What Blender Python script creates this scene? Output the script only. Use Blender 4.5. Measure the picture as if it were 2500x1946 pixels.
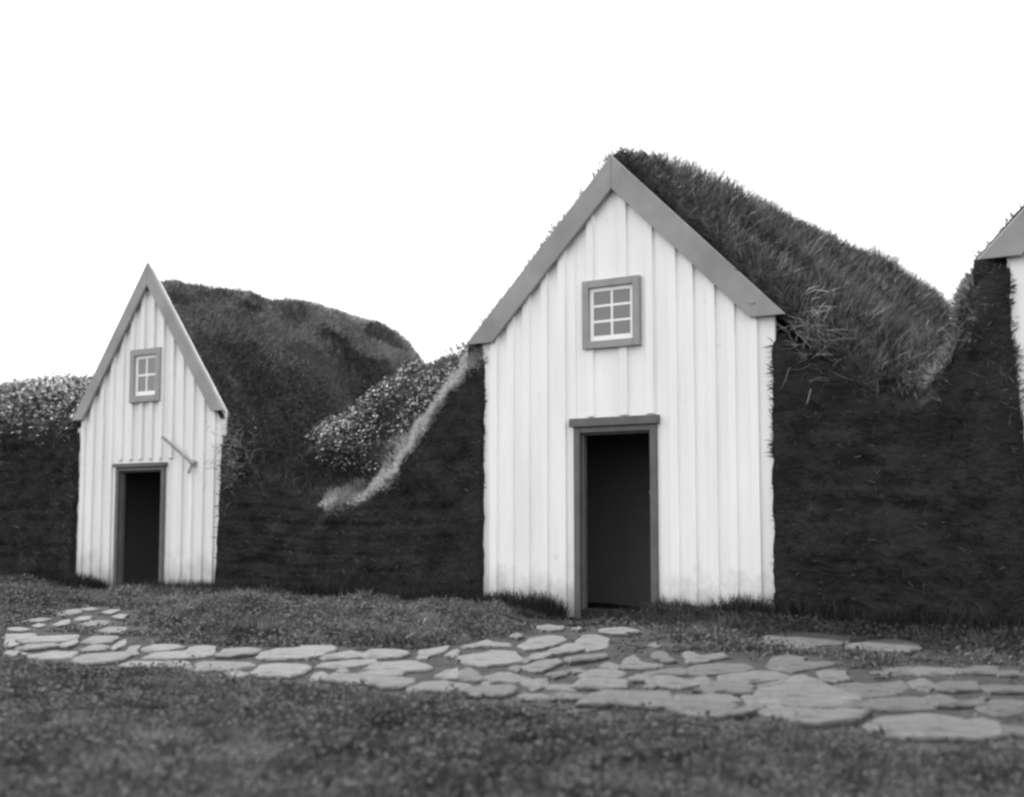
import bpy, bmesh, math, random
import numpy as np
from mathutils import Vector, Matrix

for o in list(bpy.data.objects):
    bpy.data.objects.remove(o, do_unlink=True)
scene = bpy.context.scene
col = scene.collection
random.seed(7)
RNG = np.random.default_rng(11)

# ------------------------------------------------------------------ camera
IMG_W, IMG_H = 2500.0, 1946.0
FPX = 3200.0
HORIZON, VLEFT = 1262.0, -3190.0
TILT = math.atan((HORIZON - IMG_H / 2) / FPX)
YAW = math.pi / 2 - math.atan2(IMG_W / 2 - VLEFT, FPX / math.cos(TILT))
EYE = 0.905
D = 11.04                                   # distance of the row of gable fronts
cam_d = bpy.data.cameras.new('camera')
cam = bpy.data.objects.new('camera', cam_d)
col.objects.link(cam)
cam.location = (0, 0, EYE)
cam.rotation_euler = (math.pi / 2 + TILT, 0, YAW)
cam_d.sensor_width = 36.0
cam_d.lens = FPX / IMG_W * 36.0
cam_d.clip_start = 0.05
cam_d.clip_end = 3000
cam_d.dof.use_dof = True
cam_d.dof.focus_distance = 12.3
cam_d.dof.aperture_fstop = 1.45
scene.camera = cam
scene.cycles.filter_width = 2.7        # a soft old lens

# ------------------------------------------------------------------ sky and sun
SUN_EL, SUN_BACK = math.radians(44), math.radians(27)
sun_dir = Vector((-math.cos(SUN_EL) * math.cos(SUN_BACK),
                  math.cos(SUN_EL) * math.sin(SUN_BACK), math.sin(SUN_EL)))
world = bpy.data.worlds.new('World')
scene.world = world
world.use_nodes = True
wn = world.node_tree
wn.nodes.clear()
sky = wn.nodes.new('ShaderNodeTexSky')
sky.sky_type = 'NISHITA'
sky.sun_disc = False
sky.sun_elevation = SUN_EL
sky.sun_rotation = math.atan2(sun_dir.x, sun_dir.y)
sky.dust_density = 4.0
grey = wn.nodes.new('ShaderNodeHueSaturation')
grey.inputs['Saturation'].default_value = 0.0
mix = wn.nodes.new('ShaderNodeMix')
mix.data_type = 'RGBA'
mix.inputs['Factor'].default_value = 0.86       # a thin even white overcast in front of the blue
mix.inputs['B'].default_value = (9.4, 9.4, 9.4, 1)
bg = wn.nodes.new('ShaderNodeBackground')
bg.inputs['Strength'].default_value = 0.10
wo = wn.nodes.new('ShaderNodeOutputWorld')
wn.links.new(sky.outputs[0], grey.inputs['Color'])
wn.links.new(grey.outputs[0], mix.inputs['A'])
wn.links.new(mix.outputs['Result'], bg.inputs['Color'])
wn.links.new(bg.outputs[0], wo.inputs[0])

sun_d = bpy.data.lights.new('sun', 'SUN')
sun_d.energy = 4.8
sun_d.angle = math.radians(2.0)
sun_d.color = (1.0, 1.0, 1.0)
sun = bpy.data.objects.new('sun', sun_d)
col.objects.link(sun)
sun.location = (-20, 10, 25)
sun.rotation_euler = sun_dir.to_track_quat('Z', 'Y').to_euler()

vs = scene.view_settings
vs.view_transform = 'Standard'
vs.look = 'None'
vs.gamma = 1.0
vs.exposure = 1.12
try:
    vs.use_curve_mapping = False
except Exception:
    pass

# ------------------------------------------------------------------ pixel helpers
_F = np.array((-math.sin(YAW) * math.cos(TILT), math.cos(YAW) * math.cos(TILT), math.sin(TILT)))
_R = np.array((math.cos(YAW), math.sin(YAW), 0.0))
_U = np.array((math.sin(YAW) * math.sin(TILT), -math.cos(YAW) * math.sin(TILT), math.cos(TILT)))


def ray(px, py):
    return _F * FPX + _R * (px - IMG_W / 2) + _U * (IMG_H / 2 - py)


def on_front(px, py, y=D):
    r = ray(px, py)
    k = y / r[1]
    return r[0] * k, r[2] * k + EYE


def on_ground(px, py, z=0.0):
    r = ray(px, py)
    k = (z - EYE) / r[2]
    return r[0] * k, r[1] * k


# ------------------------------------------------------------------ numpy noise
def _hash(ix, iy, seed):
    h = (ix.astype(np.int64) * 374761393 + iy.astype(np.int64) * 668265263 + seed * 974634777) & 0x7fffffff
    h = ((h ^ (h >> 13)) * 1274126177) & 0x7fffffff
    return ((h ^ (h >> 16)) & 0xffff) / 65535.0


def vnoise(x, y, seed=0):
    x = np.asarray(x, float); y = np.asarray(y, float)
    ix = np.floor(x); iy = np.floor(y)
    fx = x - ix; fy = y - iy
    fx = fx * fx * (3 - 2 * fx); fy = fy * fy * (3 - 2 * fy)
    a = _hash(ix, iy, seed); b = _hash(ix + 1, iy, seed)
    c = _hash(ix, iy + 1, seed); d = _hash(ix + 1, iy + 1, seed)
    return (a * (1 - fx) + b * fx) * (1 - fy) + (c * (1 - fx) + d * fx) * fy


def fbm(x, y, seed=0, octv=4):
    s = 0.0; a = 0.5; t = 0.0
    x = np.asarray(x, float); y = np.asarray(y, float)
    for i in range(octv):
        s = s + a * vnoise(x, y, seed + i * 17); t += a
        a *= 0.5; x = x * 2.03 + 3.1; y = y * 2.03 + 1.7
    return s / t          # 0..1


def sstep(a, b, x):
    t = np.clip((np.asarray(x, float) - a) / (b - a), 0, 1)
    return t * t * (3 - 2 * t)


# ------------------------------------------------------------------ materials (the photograph is black and white)
def mat_base(name):
    m = bpy.data.materials.new(name)
    m.use_nodes = True
    nt = m.node_tree
    p = nt.nodes['Principled BSDF']
    return m, nt, p


def noise_mat(name, lo, hi, scale=6.0, rough=0.9, bump=0.3, bscale=None, stretch=(1, 1, 1), detail=6.0, dist=0.02,
              spots=None, contrast=(0.3, 0.7)):
    m, nt, p = mat_base(name)
    tc = nt.nodes.new('ShaderNodeTexCoord')
    mp = nt.nodes.new('ShaderNodeMapping')
    mp.inputs['Scale'].default_value = stretch
    nt.links.new(tc.outputs['Object'], mp.inputs['Vector'])
    n = nt.nodes.new('ShaderNodeTexNoise')
    n.inputs['Scale'].default_value = scale
    n.inputs['Detail'].default_value = detail
    n.inputs['Roughness'].default_value = 0.62
    nt.links.new(mp.outputs[0], n.inputs['Vector'])
    r = nt.nodes.new('ShaderNodeValToRGB')
    r.color_ramp.elements[0].position = contrast[0]
    r.color_ramp.elements[1].position = contrast[1]
    r.color_ramp.elements[0].color = (lo, lo, lo, 1)
    r.color_ramp.elements[1].color = (hi, hi, hi, 1)
    nt.links.new(n.outputs['Fac'], r.inputs['Fac'])
    out = r.outputs['Color']
    if spots:
        s2 = nt.nodes.new('ShaderNodeTexNoise')
        s2.inputs['Scale'].default_value = spots[0]
        s2.inputs['Detail'].default_value = 4
        nt.links.new(tc.outputs['Object'], s2.inputs['Vector'])
        r2 = nt.nodes.new('ShaderNodeValToRGB')
        r2.color_ramp.elements[0].position = spots[2]
        r2.color_ramp.elements[1].position = spots[2] + 0.12
        r2.color_ramp.elements[0].color = (0, 0, 0, 1)
        r2.color_ramp.elements[1].color = (1, 1, 1, 1)
        nt.links.new(s2.outputs['Fac'], r2.inputs['Fac'])
        mx = nt.nodes.new('ShaderNodeMix')
        mx.data_type = 'RGBA'
        nt.links.new(r2.outputs['Color'], mx.inputs['Factor'])
        nt.links.new(out, mx.inputs['A'])
        v = spots[1]
        mx.inputs['B'].default_value = (v, v, v, 1)
        out = mx.outputs['Result']
    nt.links.new(out, p.inputs['Base Color'])
    p.inputs['Roughness'].default_value = rough
    p.inputs['Specular IOR Level'].default_value = 0.04 if rough >= 1 else (0.2 if rough > .82 else 0.5)
    if bump:
        n2 = nt.nodes.new('ShaderNodeTexNoise')
        n2.inputs['Scale'].default_value = bscale or scale * 3
        n2.inputs['Detail'].default_value = 8
        nt.links.new(mp.outputs[0], n2.inputs['Vector'])
        b = nt.nodes.new('ShaderNodeBump')
        b.inputs['Strength'].default_value = bump
        b.inputs['Distance'].default_value = dist
        nt.links.new(n2.outputs['Fac'], b.inputs['Height'])
        nt.links.new(b.outputs[0], p.inputs['Normal'])
    return m


def tint_mat(name, lo, hi, rough=0.6, trans=0.3, spec=0.3):
    """blades and leaves: the attribute 'tint' runs from dark fresh growth to pale dry growth"""
    m, nt, p = mat_base(name)
    a = nt.nodes.new('ShaderNodeAttribute')
    a.attribute_name = 'tint'
    r = nt.nodes.new('ShaderNodeValToRGB')
    r.color_ramp.elements[0].color = (lo, lo, lo, 1)
    r.color_ramp.elements[1].color = (hi, hi, hi, 1)
    nt.links.new(a.outputs['Fac'], r.inputs['Fac'])
    nt.links.new(r.outputs['Color'], p.inputs['Base Color'])
    p.inputs['Roughness'].default_value = rough
    p.inputs['Specular IOR Level'].default_value = spec
    if trans:
        t = nt.nodes.new('ShaderNodeBsdfTranslucent')
        nt.links.new(r.outputs['Color'], t.inputs['Color'])
        ms = nt.nodes.new('ShaderNodeMixShader')
        ms.inputs[0].default_value = trans
        nt.links.new(p.outputs[0], ms.inputs[1])
        nt.links.new(t.outputs[0], ms.inputs[2])
        nt.links.new(ms.outputs[0], nt.nodes['Material Output'].inputs['Surface'])
    return m


M = {}
def splash(m, v=0.30, top=0.30):
    nt = m.node_tree
    p = nt.nodes['Principled BSDF']
    src = p.inputs['Base Color'].links[0].from_socket
    tc = nt.nodes.new('ShaderNodeTexCoord')
    sp = nt.nodes.new('ShaderNodeSeparateXYZ')
    nt.links.new(tc.outputs['Object'], sp.inputs[0])
    n = nt.nodes.new('ShaderNodeTexNoise')
    n.inputs['Scale'].default_value = 4.0
    n.inputs['Detail'].default_value = 8
    n.inputs['Roughness'].default_value = .7
    nt.links.new(tc.outputs['Object'], n.inputs['Vector'])
    ma = nt.nodes.new('ShaderNodeMath'); ma.operation = 'MULTIPLY_ADD'
    nt.links.new(n.outputs['Fac'], ma.inputs[0]); ma.inputs[1].default_value = -0.9
    nt.links.new(sp.outputs['Z'], ma.inputs[2])
    mr = nt.nodes.new('ShaderNodeMapRange')
    mr.inputs['From Min'].default_value = -.50; mr.inputs['From Max'].default_value = top - .35
    mr.inputs['To Min'].default_value = 0.75; mr.inputs['To Max'].default_value = 0.0
    nt.links.new(ma.outputs[0], mr.inputs['Value'])
    mx = nt.nodes.new('ShaderNodeMix'); mx.data_type = 'RGBA'
    nt.links.new(mr.outputs['Result'], mx.inputs['Factor'])
    nt.links.new(src, mx.inputs['A'])
    mx.inputs['B'].default_value = (v, v, v, 1)
    nt.links.new(mx.outputs['Result'], p.inputs['Base Color'])
    return m


M['white'] = noise_mat('white_paint', 0.76, 0.88, 2.2, 0.75, 0.25, 60, (1.6, 1.6, 0.25), dist=0.004,
                       spots=(7.0, 0.62, 0.70))
M['white_old'] = noise_mat('white_paint_weathered', 0.66, 0.82, 3.0, 0.8, 0.3, 60, (1.6, 1.6, 0.2), dist=0.004,
                           spots=(6.0, 0.55, 0.68))
splash(M['white']); splash(M['white_old'], .26, .4)
M['barge'] = noise_mat('barge_paint', 0.21, 0.31, 2.0, 0.7, 0.3, 50, (1, 1, 1), dist=0.003)
M['casing'] = noise_mat('window_casing_paint', 0.24, 0.30, 5.0, 0.6, 0.2, 60, dist=0.003)
M['doorframe'] = noise_mat('door_frame_paint', 0.08, 0.12, 5.0, 0.6, 0.2, 60, dist=0.003)
M['sash'] = noise_mat('sash_paint', 0.80, 0.86, 5.0, 0.6, 0.1, 60, dist=0.002)
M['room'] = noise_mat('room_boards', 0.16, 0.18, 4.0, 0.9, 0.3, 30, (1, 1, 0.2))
M['soil'] = noise_mat('soil', 0.016, 0.036, 3.0, 1.0, 0.6, 14, dist=0.03)
M['path_soil'] = noise_mat('path_soil', 0.018, 0.04, 5.0, 1.0, 0.6, 20, dist=0.02)
M['turf'] = noise_mat('turf_face', 0.015, 0.036, 3.5, 1.0, 0.9, 14, (1, 1, 1.6), dist=0.05)
M['moss'] = noise_mat('roof_moss', 0.022, 0.06, 2.6, 1.0, 0.5, 16, dist=0.04, spots=(3.2, 0.13, 0.62))
M['wood'] = noise_mat('grey_wood', 0.20, 0.30, 6, 0.8, 0.3, 40, (1, 1, 1))
M['dark_wood'] = noise_mat('dark_worn_wood', 0.018, 0.035, 6, 1.0, 0.4, 30)
M['step'] = noise_mat('step_stone', 0.07, 0.11, 6, 0.9, 0.5, 20)
m, nt, p = mat_base('window_pane')
p.inputs['Base Color'].default_value = (0.17, 0.17, 0.17, 1)
p.inputs['Roughness'].default_value = 0.12
M['pane'] = m
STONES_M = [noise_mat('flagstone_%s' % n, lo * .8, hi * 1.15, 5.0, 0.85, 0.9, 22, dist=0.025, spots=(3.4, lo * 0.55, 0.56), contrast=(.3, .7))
            for n, lo, hi in (('pale', 0.055, 0.088), ('grey', 0.042, 0.066), ('dimmed', 0.030, 0.05))]
M['grass'] = tint_mat('grass_blade', 0.018, 0.155, 0.6, 0.3, 0.25)
M['roofgrass'] = tint_mat('roof_grass_blade', 0.014, 0.38, 0.55, 0.35, 0.3)
M['leaf'] = tint_mat('weed_leaf', 0.015, 0.09, 0.6, 0.12, 0.22)
M['clover'] = tint_mat('clover_leaf', 0.025, 0.085, 0.8, 0.2, 0.1)


# ------------------------------------------------------------------ object helpers
def link(name, me, material=None, parent=None):
    o = bpy.data.objects.new(name, me)
    col.objects.link(o)
    if material is not None and me is not None:
        me.materials.append(material)
    if parent is not None:
        o.parent = parent
    return o


def tag(o, label=None, cat=None, group=None, kind=None):
    if label: o['label'] = label
    if cat: o['category'] = cat
    if group: o['group'] = group
    if kind: o['kind'] = kind
    return o


def empty(name, loc):
    o = bpy.data.objects.new(name, None)
    o.location = loc
    o.empty_display_size = 0.3
    col.objects.link(o)
    return o


def np_mesh(name, verts, faces_flat, sizes, smooth=False, tint=None):
    me = bpy.data.meshes.new(name)
    verts = np.asarray(verts, np.float32)
    faces_flat = np.asarray(faces_flat, np.int32)
    sizes = np.asarray(sizes, np.int32)
    me.vertices.add(len(verts)); me.vertices.foreach_set('co', verts.ravel())
    me.loops.add(len(faces_flat)); me.loops.foreach_set('vertex_index', faces_flat)
    me.polygons.add(len(sizes))
    st = np.zeros(len(sizes), np.int32); st[1:] = np.cumsum(sizes)[:-1]
    me.polygons.foreach_set('loop_start', st)
    me.polygons.foreach_set('loop_total', sizes)
    if smooth:
        me.polygons.foreach_set('use_smooth', np.ones(len(sizes), bool))
    me.update(calc_edges=True)
    if tint is not None:
        a = me.attributes.new('tint', 'FLOAT', 'POINT')
        a.data.foreach_set('value', np.asarray(tint, np.float32))
    return me


def grid_mesh(name, P, smooth=True):
    """P: (nu, nv, 3)"""
    nu, nv = P.shape[:2]
    i = np.arange(nu * nv).reshape(nu, nv)
    f = np.stack([i[:-1, :-1], i[1:, :-1], i[1:, 1:], i[:-1, 1:]], -1).reshape(-1, 4)
    return np_mesh(name, P.reshape(-1, 3), f.ravel(), np.full(len(f), 4), smooth)


def grid_normals(P):
    du = np.gradient(P, axis=0); dv = np.gradient(P, axis=1)
    n = np.cross(du, dv)
    return n / np.maximum(np.linalg.norm(n, axis=-1, keepdims=True), 1e-9)


def sample_grid(P, n, weight=None):
    """n random points over a grid surface, by area; returns points and normals"""
    N = grid_normals(P)
    c = (P[:-1, :-1] + P[1:, :-1] + P[1:, 1:] + P[:-1, 1:]) / 4
    area = np.linalg.norm(np.cross(P[1:, :-1] - P[:-1, :-1], P[:-1, 1:] - P[:-1, :-1]), axis=-1)
    if weight is not None:
        area = area * weight(c, N[:-1, :-1])
    pr = area.ravel() / area.sum()
    k = RNG.choice(pr.size, n, p=pr)
    a, b = np.divmod(k, area.shape[1])
    u = RNG.random(n)[:, None]; v = RNG.random(n)[:, None]
    pts = (P[a, b] * (1 - u) * (1 - v) + P[a + 1, b] * u * (1 - v) + P[a + 1, b + 1] * u * v + P[a, b + 1] * (1 - u) * v)
    return pts, N[a, b]


def blades(name, base, dirs, length, width, tint, material, parent=None, bend=0.35):
    """one mesh of bent grass blades: a quad and a tip triangle each"""
    n = len(base)
    dirs = dirs / np.linalg.norm(dirs, axis=1, keepdims=True)
    ang = RNG.random(n) * 2 * math.pi
    h = np.stack([np.cos(ang), np.sin(ang), np.zeros(n)], 1)
    side = np.cross(dirs, h); side /= np.maximum(np.linalg.norm(side, axis=1, keepdims=True), 1e-6)
    L = length[:, None]; W = width[:, None]
    lean = np.cross(side, dirs)
    base = base - dirs * 0.012
    mid = base + dirs * L * 0.55 + lean * L * 0.10
    tip = base + dirs * L * (1 - bend * 0.25) + lean * L * bend
    V = np.stack([base - side * W * .5, base + side * W * .5, mid + side * W * .38, mid - side * W * .38, tip], 1).reshape(-1, 3)
    i = np.arange(n)[:, None] * 5
    F = np.concatenate([i + 0, i + 1, i + 2, i + 3, i + 3, i + 2, i + 4], 1).ravel()
    S = np.tile(np.array([4, 3]), n)
    me = np_mesh(name, V, F, S, False, np.repeat(tint, 5))
    o = link(name, me, material, parent)
    tag(o, kind='stuff')
    return o


def leaves(name, base, nrm, size, tint, material, parent=None, aspect=0.55):
    """pointed, folded leaves: four triangles each"""
    n = len(base)
    ang = RNG.random(n) * 2 * math.pi
    h = np.stack([np.cos(ang), np.sin(ang), RNG.normal(0, .35, n)], 1)
    nrm = nrm + RNG.normal(0, .45, (n, 3)); nrm /= np.linalg.norm(nrm, axis=1, keepdims=True)
    t = np.cross(nrm, h); t /= np.maximum(np.linalg.norm(t, axis=1, keepdims=True), 1e-6)
    s = np.cross(nrm, t)
    L = size[:, None]; W = L * aspect
    mid = base + t * L * .5 - nrm * L * .06
    V = np.stack([base, mid + s * W * .5 + nrm * L * .1, base + t * L - nrm * L * .18, mid - s * W * .5 + nrm * L * .1, mid], 1).reshape(-1, 3)
    i = np.arange(n)[:, None] * 5
    F = np.concatenate([i, i + 1, i + 4, i + 1, i + 2, i + 4, i + 2, i + 3, i + 4, i + 3, i, i + 4], 1).ravel()
    me = np_mesh(name, V, F, np.full(n * 4, 3), True, np.repeat(tint, 5))
    o = link(name, me, material, parent)
    tag(o, kind='stuff')
    return o


def prism(name, pts, y0, y1, material, parent, bev=0.004, jit=0.0):
    """polygon pts in (x, z), thick from y0 (front) to y1 (back), edges eased"""
    bm = bmesh.new()
    f = [bm.verts.new((x, y0, z)) for x, z in pts]
    b = [bm.verts.new((x, y1, z)) for x, z in pts]
    n = len(pts)
    bm.faces.new(f); bm.faces.new(b[::-1])
    for i in range(n):
        bm.faces.new((f[i], b[i], b[(i + 1) % n], f[(i + 1) % n]))
    bmesh.ops.recalc_face_normals(bm, faces=bm.faces[:])
    if bev:
        bmesh.ops.bevel(bm, geom=[e for e in bm.edges], offset=bev, segments=1, affect='EDGES')
    me = bpy.data.meshes.new(name)
    bm.to_mesh(me); bm.free()
    return link(name, me, material, parent)


def rect(x0, x1, z0, z1):
    return [(x0, z0), (x1, z0), (x1, z1), (x0, z1)]


# ------------------------------------------------------------------ flagstones traced on the ground
TRACE = [
 (0, 1480, [
  [(60,290),(330,275),(400,310),(250,345),(60,350)], [(190,395),(420,325),(840,310),(700,380),(400,400)],
  [(60,370),(150,365),(190,400),(150,425),(60,435)], [(180,460),(280,420),(560,405),(620,425),(300,470)],
  [(640,440),(680,400),(860,335),(800,400),(720,450)], [(65,470),(170,468),(300,500),(150,518),(65,512)],
  [(320,510),(560,475),(820,480),(760,540),(440,555)], [(870,390),(1000,320),(1260,330),(1180,380),(1000,395)],
  [(860,460),(1000,408),(1150,420),(1100,460),(900,480)], [(1180,440),(1270,360),(1390,325),(1300,420),(1220,470)],
  [(810,565),(940,510),(1320,485),(1380,520),(1280,570),(1040,605),(850,605)], [(1345,490),(1400,425),(1510,422),(1480,490),(1400,518)],
  [(1530,440),(1640,395),(1900,400),(1950,420),(1760,460),(1560,468)], [(1960,490),(2100,425),(2310,430),(2260,520),(2100,540),(1990,525)],
  [(1560,545),(1660,495),(1920,480),(2050,545),(1900,560),(1640,562)], [(1310,620),(1420,577),(1940,572),(1980,600),(1900,630),(1400,632)],
  [(1990,650),(2184,590),(2640,595),(2700,630),(2500,665),(2184,690)],
  [(620,70),(720,40),(860,28),(840,65),(680,95)], [(870,30),(960,8),(1040,25),(960,45)],
  [(1110,60),(1180,40),(1280,40),(1210,75),(1150,80)], [(290,150),(400,125),(540,125),(460,150),(330,170)],
  [(350,205),(410,180),(470,190),(430,220)], [(560,200),(640,165),(740,145),(720,190),(620,210)],
  [(800,130),(860,105),(980,100),(940,130),(840,140)], [(860,180),(960,150),(1170,145),(1120,180),(920,195)],
  [(1210,115),(1280,95),(1370,100),(1320,130),(1240,130)], [(1080,250),(1150,220),(1340,215),(1330,260),(1160,262)],
  [(90,240),(200,225),(300,240),(220,262),(110,262)]]),
 (500, 1520, [
  [(130,370),(200,290),(460,265),(590,300),(480,345),(300,375)],
  [(575,370),(640,325),(800,285),(960,290),(1040,262),(1340,265),(1370,295),(1240,362),(1100,385),(880,398),(640,390)],
  [(540,535),(600,480),(760,455),(1060,465),(1110,490),(1000,550),(900,580),(700,575),(590,570)],
  [(200,545),(260,505),(360,505),(470,540),(380,560),(240,560)],
  [(1250,380),(1330,340),(1560,297),(1660,330),(1640,362),(1440,380),(1300,392)],
  [(1700,350),(1770,312),(1900,300),(2060,305),(2150,335),(2040,372),(1880,380),(1740,378)],
  [(1210,465),(1320,430),(1560,405),(1800,395),(1760,440),(1600,470),(1400,485)],
  [(1130,600),(1180,540),(1250,520),(1320,560),(1280,590),(1200,605)],
  [(1345,610),(1390,562),(1650,567),(1670,590),(1620,635),(1540,640),(1460,620)], [(1400,530),(1460,497),(1530,530),(1460,545)],
  [(1715,600),(1745,575),(1850,585),(2060,602),(2150,612),(2165,640),(2060,680),(1900,685),(1780,640)],
  [(1760,500),(1880,440),(2100,420),(2240,420),(2340,470),(2310,500),(2100,522),(1900,520)],
  [(1720,545),(1860,535),(2040,548),(2000,570),(1760,562)]]),
 (1000, 1500, [
  [(100,440),(110,382),(220,367),(420,330),(370,385),(250,420),(190,470),(110,470)], [(395,420),(530,360),(535,390),(470,455),(410,458)],
  [(560,340),(700,310),(830,255),(890,290),(1050,300),(1040,335),(860,325),(700,345)],
  [(560,440),(800,392),(850,362),(1120,375),(1150,465),(1000,520),(830,545),(700,530),(600,490)], [(1080,240),(1150,205),(1200,240),(1150,260)],
  [(1165,330),(1280,237),(1500,205),(1640,222),(1660,260),(1560,305),(1440,355),(1240,373)], [(1380,140),(1480,125),(1640,140),(1610,180),(1420,180)],
  [(1740,170),(1800,145),(1860,165),(1800,185)], [(1820,300),(1840,225),(2000,222),(2110,262),(2090,330),(1920,365),(1830,345)],
  [(1230,490),(1320,445),(1430,430),(1500,436),(1400,470),(1280,500)], [(1440,412),(1560,370),(1700,315),(1790,332),(1780,375),(1600,418),(1490,426)],
  [(1250,550),(1380,505),(1590,478),(1600,500),(1480,555),(1420,595),(1320,592)], [(1710,490),(1740,455),(1900,425),(2070,405),(2045,448),(1880,480),(1740,503)],
  [(1080,560),(1130,540),(1190,560),(1160,585),(1110,585)], [(330,650),(400,610),(505,585),(520,640),(495,680),(380,680)],
  [(540,620),(620,570),(690,612),(720,650),(790,680),(740,698),(600,690),(545,668)],
  [(815,710),(860,655),(960,622),(1060,622),(1120,660),(1200,672),(1180,693),(980,692),(860,733)],
  [(1215,705),(1290,702),(1475,683),(1420,750),(1360,788),(1290,788)], [(1475,762),(1560,742),(1700,738),(1755,760),(1735,798),(1560,785)],
  [(1500,625),(1620,595),(1690,595),(1640,632),(1560,665)], [(1710,572),(1800,560),(1870,595),(1760,607)],
  [(1800,770),(1850,715),(2050,705),(2270,705),(2250,780),(2060,793),(1900,780)], [(1890,645),(1960,595),(2180,602),(2230,640),(2140,688),(1960,690)],
  [(70,770),(180,722),(350,702),(560,740),(590,770),(520,795),(240,800),(80,800)],
  [(690,820),(740,782),(900,772),(1050,758),(1050,800),(1000,860),(900,870),(820,835)], [(640,868),(690,840),(770,850),(700,878)],
  [(1200,880),(1260,857),(1480,870),(1460,895),(1260,905)], [(1520,890),(1640,867),(1800,880),(1780,905),(1560,910)],
  [(1870,970),(1960,910),(2110,847),(2300,857),(2720,862),(2715,988),(2500,1000),(2300,965),(2100,965)],
  [(2040,170),(2184,145),(2300,145),(2430,190),(2330,228),(2184,220),(2060,200)], [(2060,530),(2120,497),(2230,535),(2184,555)],
  [(1700,1060),(1760,1050),(1800,1062),(1745,1072)]]),
 (1500, 1500, [
  [(90,530),(150,465),(220,425),(260,475),(300,505),(470,522),(420,550),(120,553)], [(380,310),(440,290),(500,320),(430,332)],
  [(430,430),(470,398),(560,432),(640,478),(520,490)], [(770,400),(850,404),(920,440),(1130,412),(1145,440),(980,490),(800,500)],
  [(405,600),(540,575),(690,555),(760,580),(720,615),(620,622),(460,620)], [(790,600),(900,530),(1100,508),(1370,505),(1420,548),(1300,585),(1000,625)],
  [(420,710),(470,668),(620,668),(740,702),(900,675),(965,690),(900,748),(700,772),(560,760)], [(180,680),(250,652),(365,657),(355,692),(220,703)],
  [(330,762),(415,722),(450,750),(400,783)], [(925,820),(1050,750),(1220,732),(1430,792),(1410,846),(1240,838),(1100,843)],
  [(870,885),(1000,867),(1190,872),(1290,918),(1100,928),(930,905)],
  [(605,955),(645,903),(780,893),(880,932),(1100,962),(1235,987),(1180,1058),(960,1105),(780,1060),(665,1010)],
  [(1165,700),(1190,645),(1500,598),(1690,605),(1800,655),(1690,685),(1500,706),(1340,727)],
  [(1465,890),(1505,800),(1600,745),(1780,708),(1940,640),(2040,640),(2184,715),(2480,850),(2610,925),(2590,980),(2184,975),(1850,958),(1640,995),(1530,970)],
  [(1300,1060),(1400,1015),(1570,1000),(1570,1025),(1400,1088),(1320,1093)],
  [(1640,1055),(1690,1010),(1900,1020),(2184,1050),(2400,1022),(2640,1045),(2490,1105),(2184,1175),(1980,1158),(1790,1100)],
  [(1600,260),(1640,212),(1790,195),(1810,240),(1775,300),(1660,300)], [(1830,250),(1900,195),(2184,202),(2480,240),(2430,298),(2300,300),(2080,338),(1880,330)],
  [(1680,530),(1720,462),(1860,433),(2050,472),(1990,497),(2184,497),(2300,508),(2120,550),(1900,592),(1760,570)]]),
 (2000, 1500, [
  [(300,342),(540,285),(830,267),(1010,322),(1005,360),(860,408),(720,380),(560,370)], [(10,620),(100,603),(285,607),(285,688),(180,713),(60,698)],
  [(600,600),(780,557),(950,534),(985,580),(950,623),(760,633)], [(1010,600),(1100,554),(1380,572),(1450,572),(1400,618),(1100,623)],
  [(1510,582),(1700,554),(1880,562),(1860,618),(1560,608)], [(1900,592),(2060,592),(2184,602),(2300,640),(1950,635)],
  [(210,750),(400,720),(560,732),(850,685),(890,695),(890,758),(780,825),(560,862),(430,845),(330,798)],
  [(1005,712),(1080,683),(1160,702),(1250,740),(1160,787),(1060,768)], [(1290,742),(1380,708),(1680,698),(1630,787),(1450,805),(1310,788)],
  [(1780,762),(1900,748),(2200,760),(2300,800),(1850,820)], [(535,985),(565,925),(800,890),(1000,872),(1130,922),(1140,985),(900,1005),(700,1000)],
  [(1195,885),(1300,855),(1540,935),(1735,875),(1690,940),(1440,968),(1300,968)], [(1745,960),(1880,905),(2100,912),(2250,935),(2100,1018),(1900,1045),(1795,1000)],
  [(590,1190),(760,1085),(1100,1045),(1300,1065),(1500,1125),(1690,1090),(1840,1125),(1830,1275),(1600,1305),(1300,1295),(960,1305),(700,1248)],
  [(1870,1150),(2000,1162),(2250,1180),(2350,1250),(1960,1260)]]),
]
SC = 500.0 / 2184.0
STONES = []
for ox, oy, polys in TRACE:
    for pl in polys:
        g = np.array([on_ground(ox + x * SC, oy + y * SC, 0.02) for x, y in pl])
        a = 0.5 * np.sum(g[:, 0] * np.roll(g[:, 1], -1) - np.roll(g[:, 0], -1) * g[:, 1])
        if a < 0:
            g = g[::-1]
        cc = g.mean(0)
        vv = g - cc
        STONES.append(cc + vv * (1 + (0.040 if cc[0] < -5.2 else 0.062) / np.maximum(np.linalg.norm(vv, axis=1, keepdims=True), .08)))


def inside_poly(px, py, poly):
    r = np.zeros(px.shape, bool)
    n = len(poly)
    for i in range(n):
        x1, y1 = poly[i]; x2, y2 = poly[(i + 1) % n]
        if y1 == y2:
            continue
        c = ((y1 > py) != (y2 > py)) & (px < (x2 - x1) * (py - y1) / (y2 - y1) + x1)
        r ^= c
    return r


def on_stone(px, py):
    r = np.zeros(px.shape, bool)
    for g in STONES:
        lo = g.min(0); hi = g.max(0)
        k = np.where((px > lo[0]) & (px < hi[0]) & (py > lo[1]) & (py < hi[1]))[0]
        if len(k):
            r[k] |= inside_poly(px[k], py[k], g)
    return r


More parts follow.
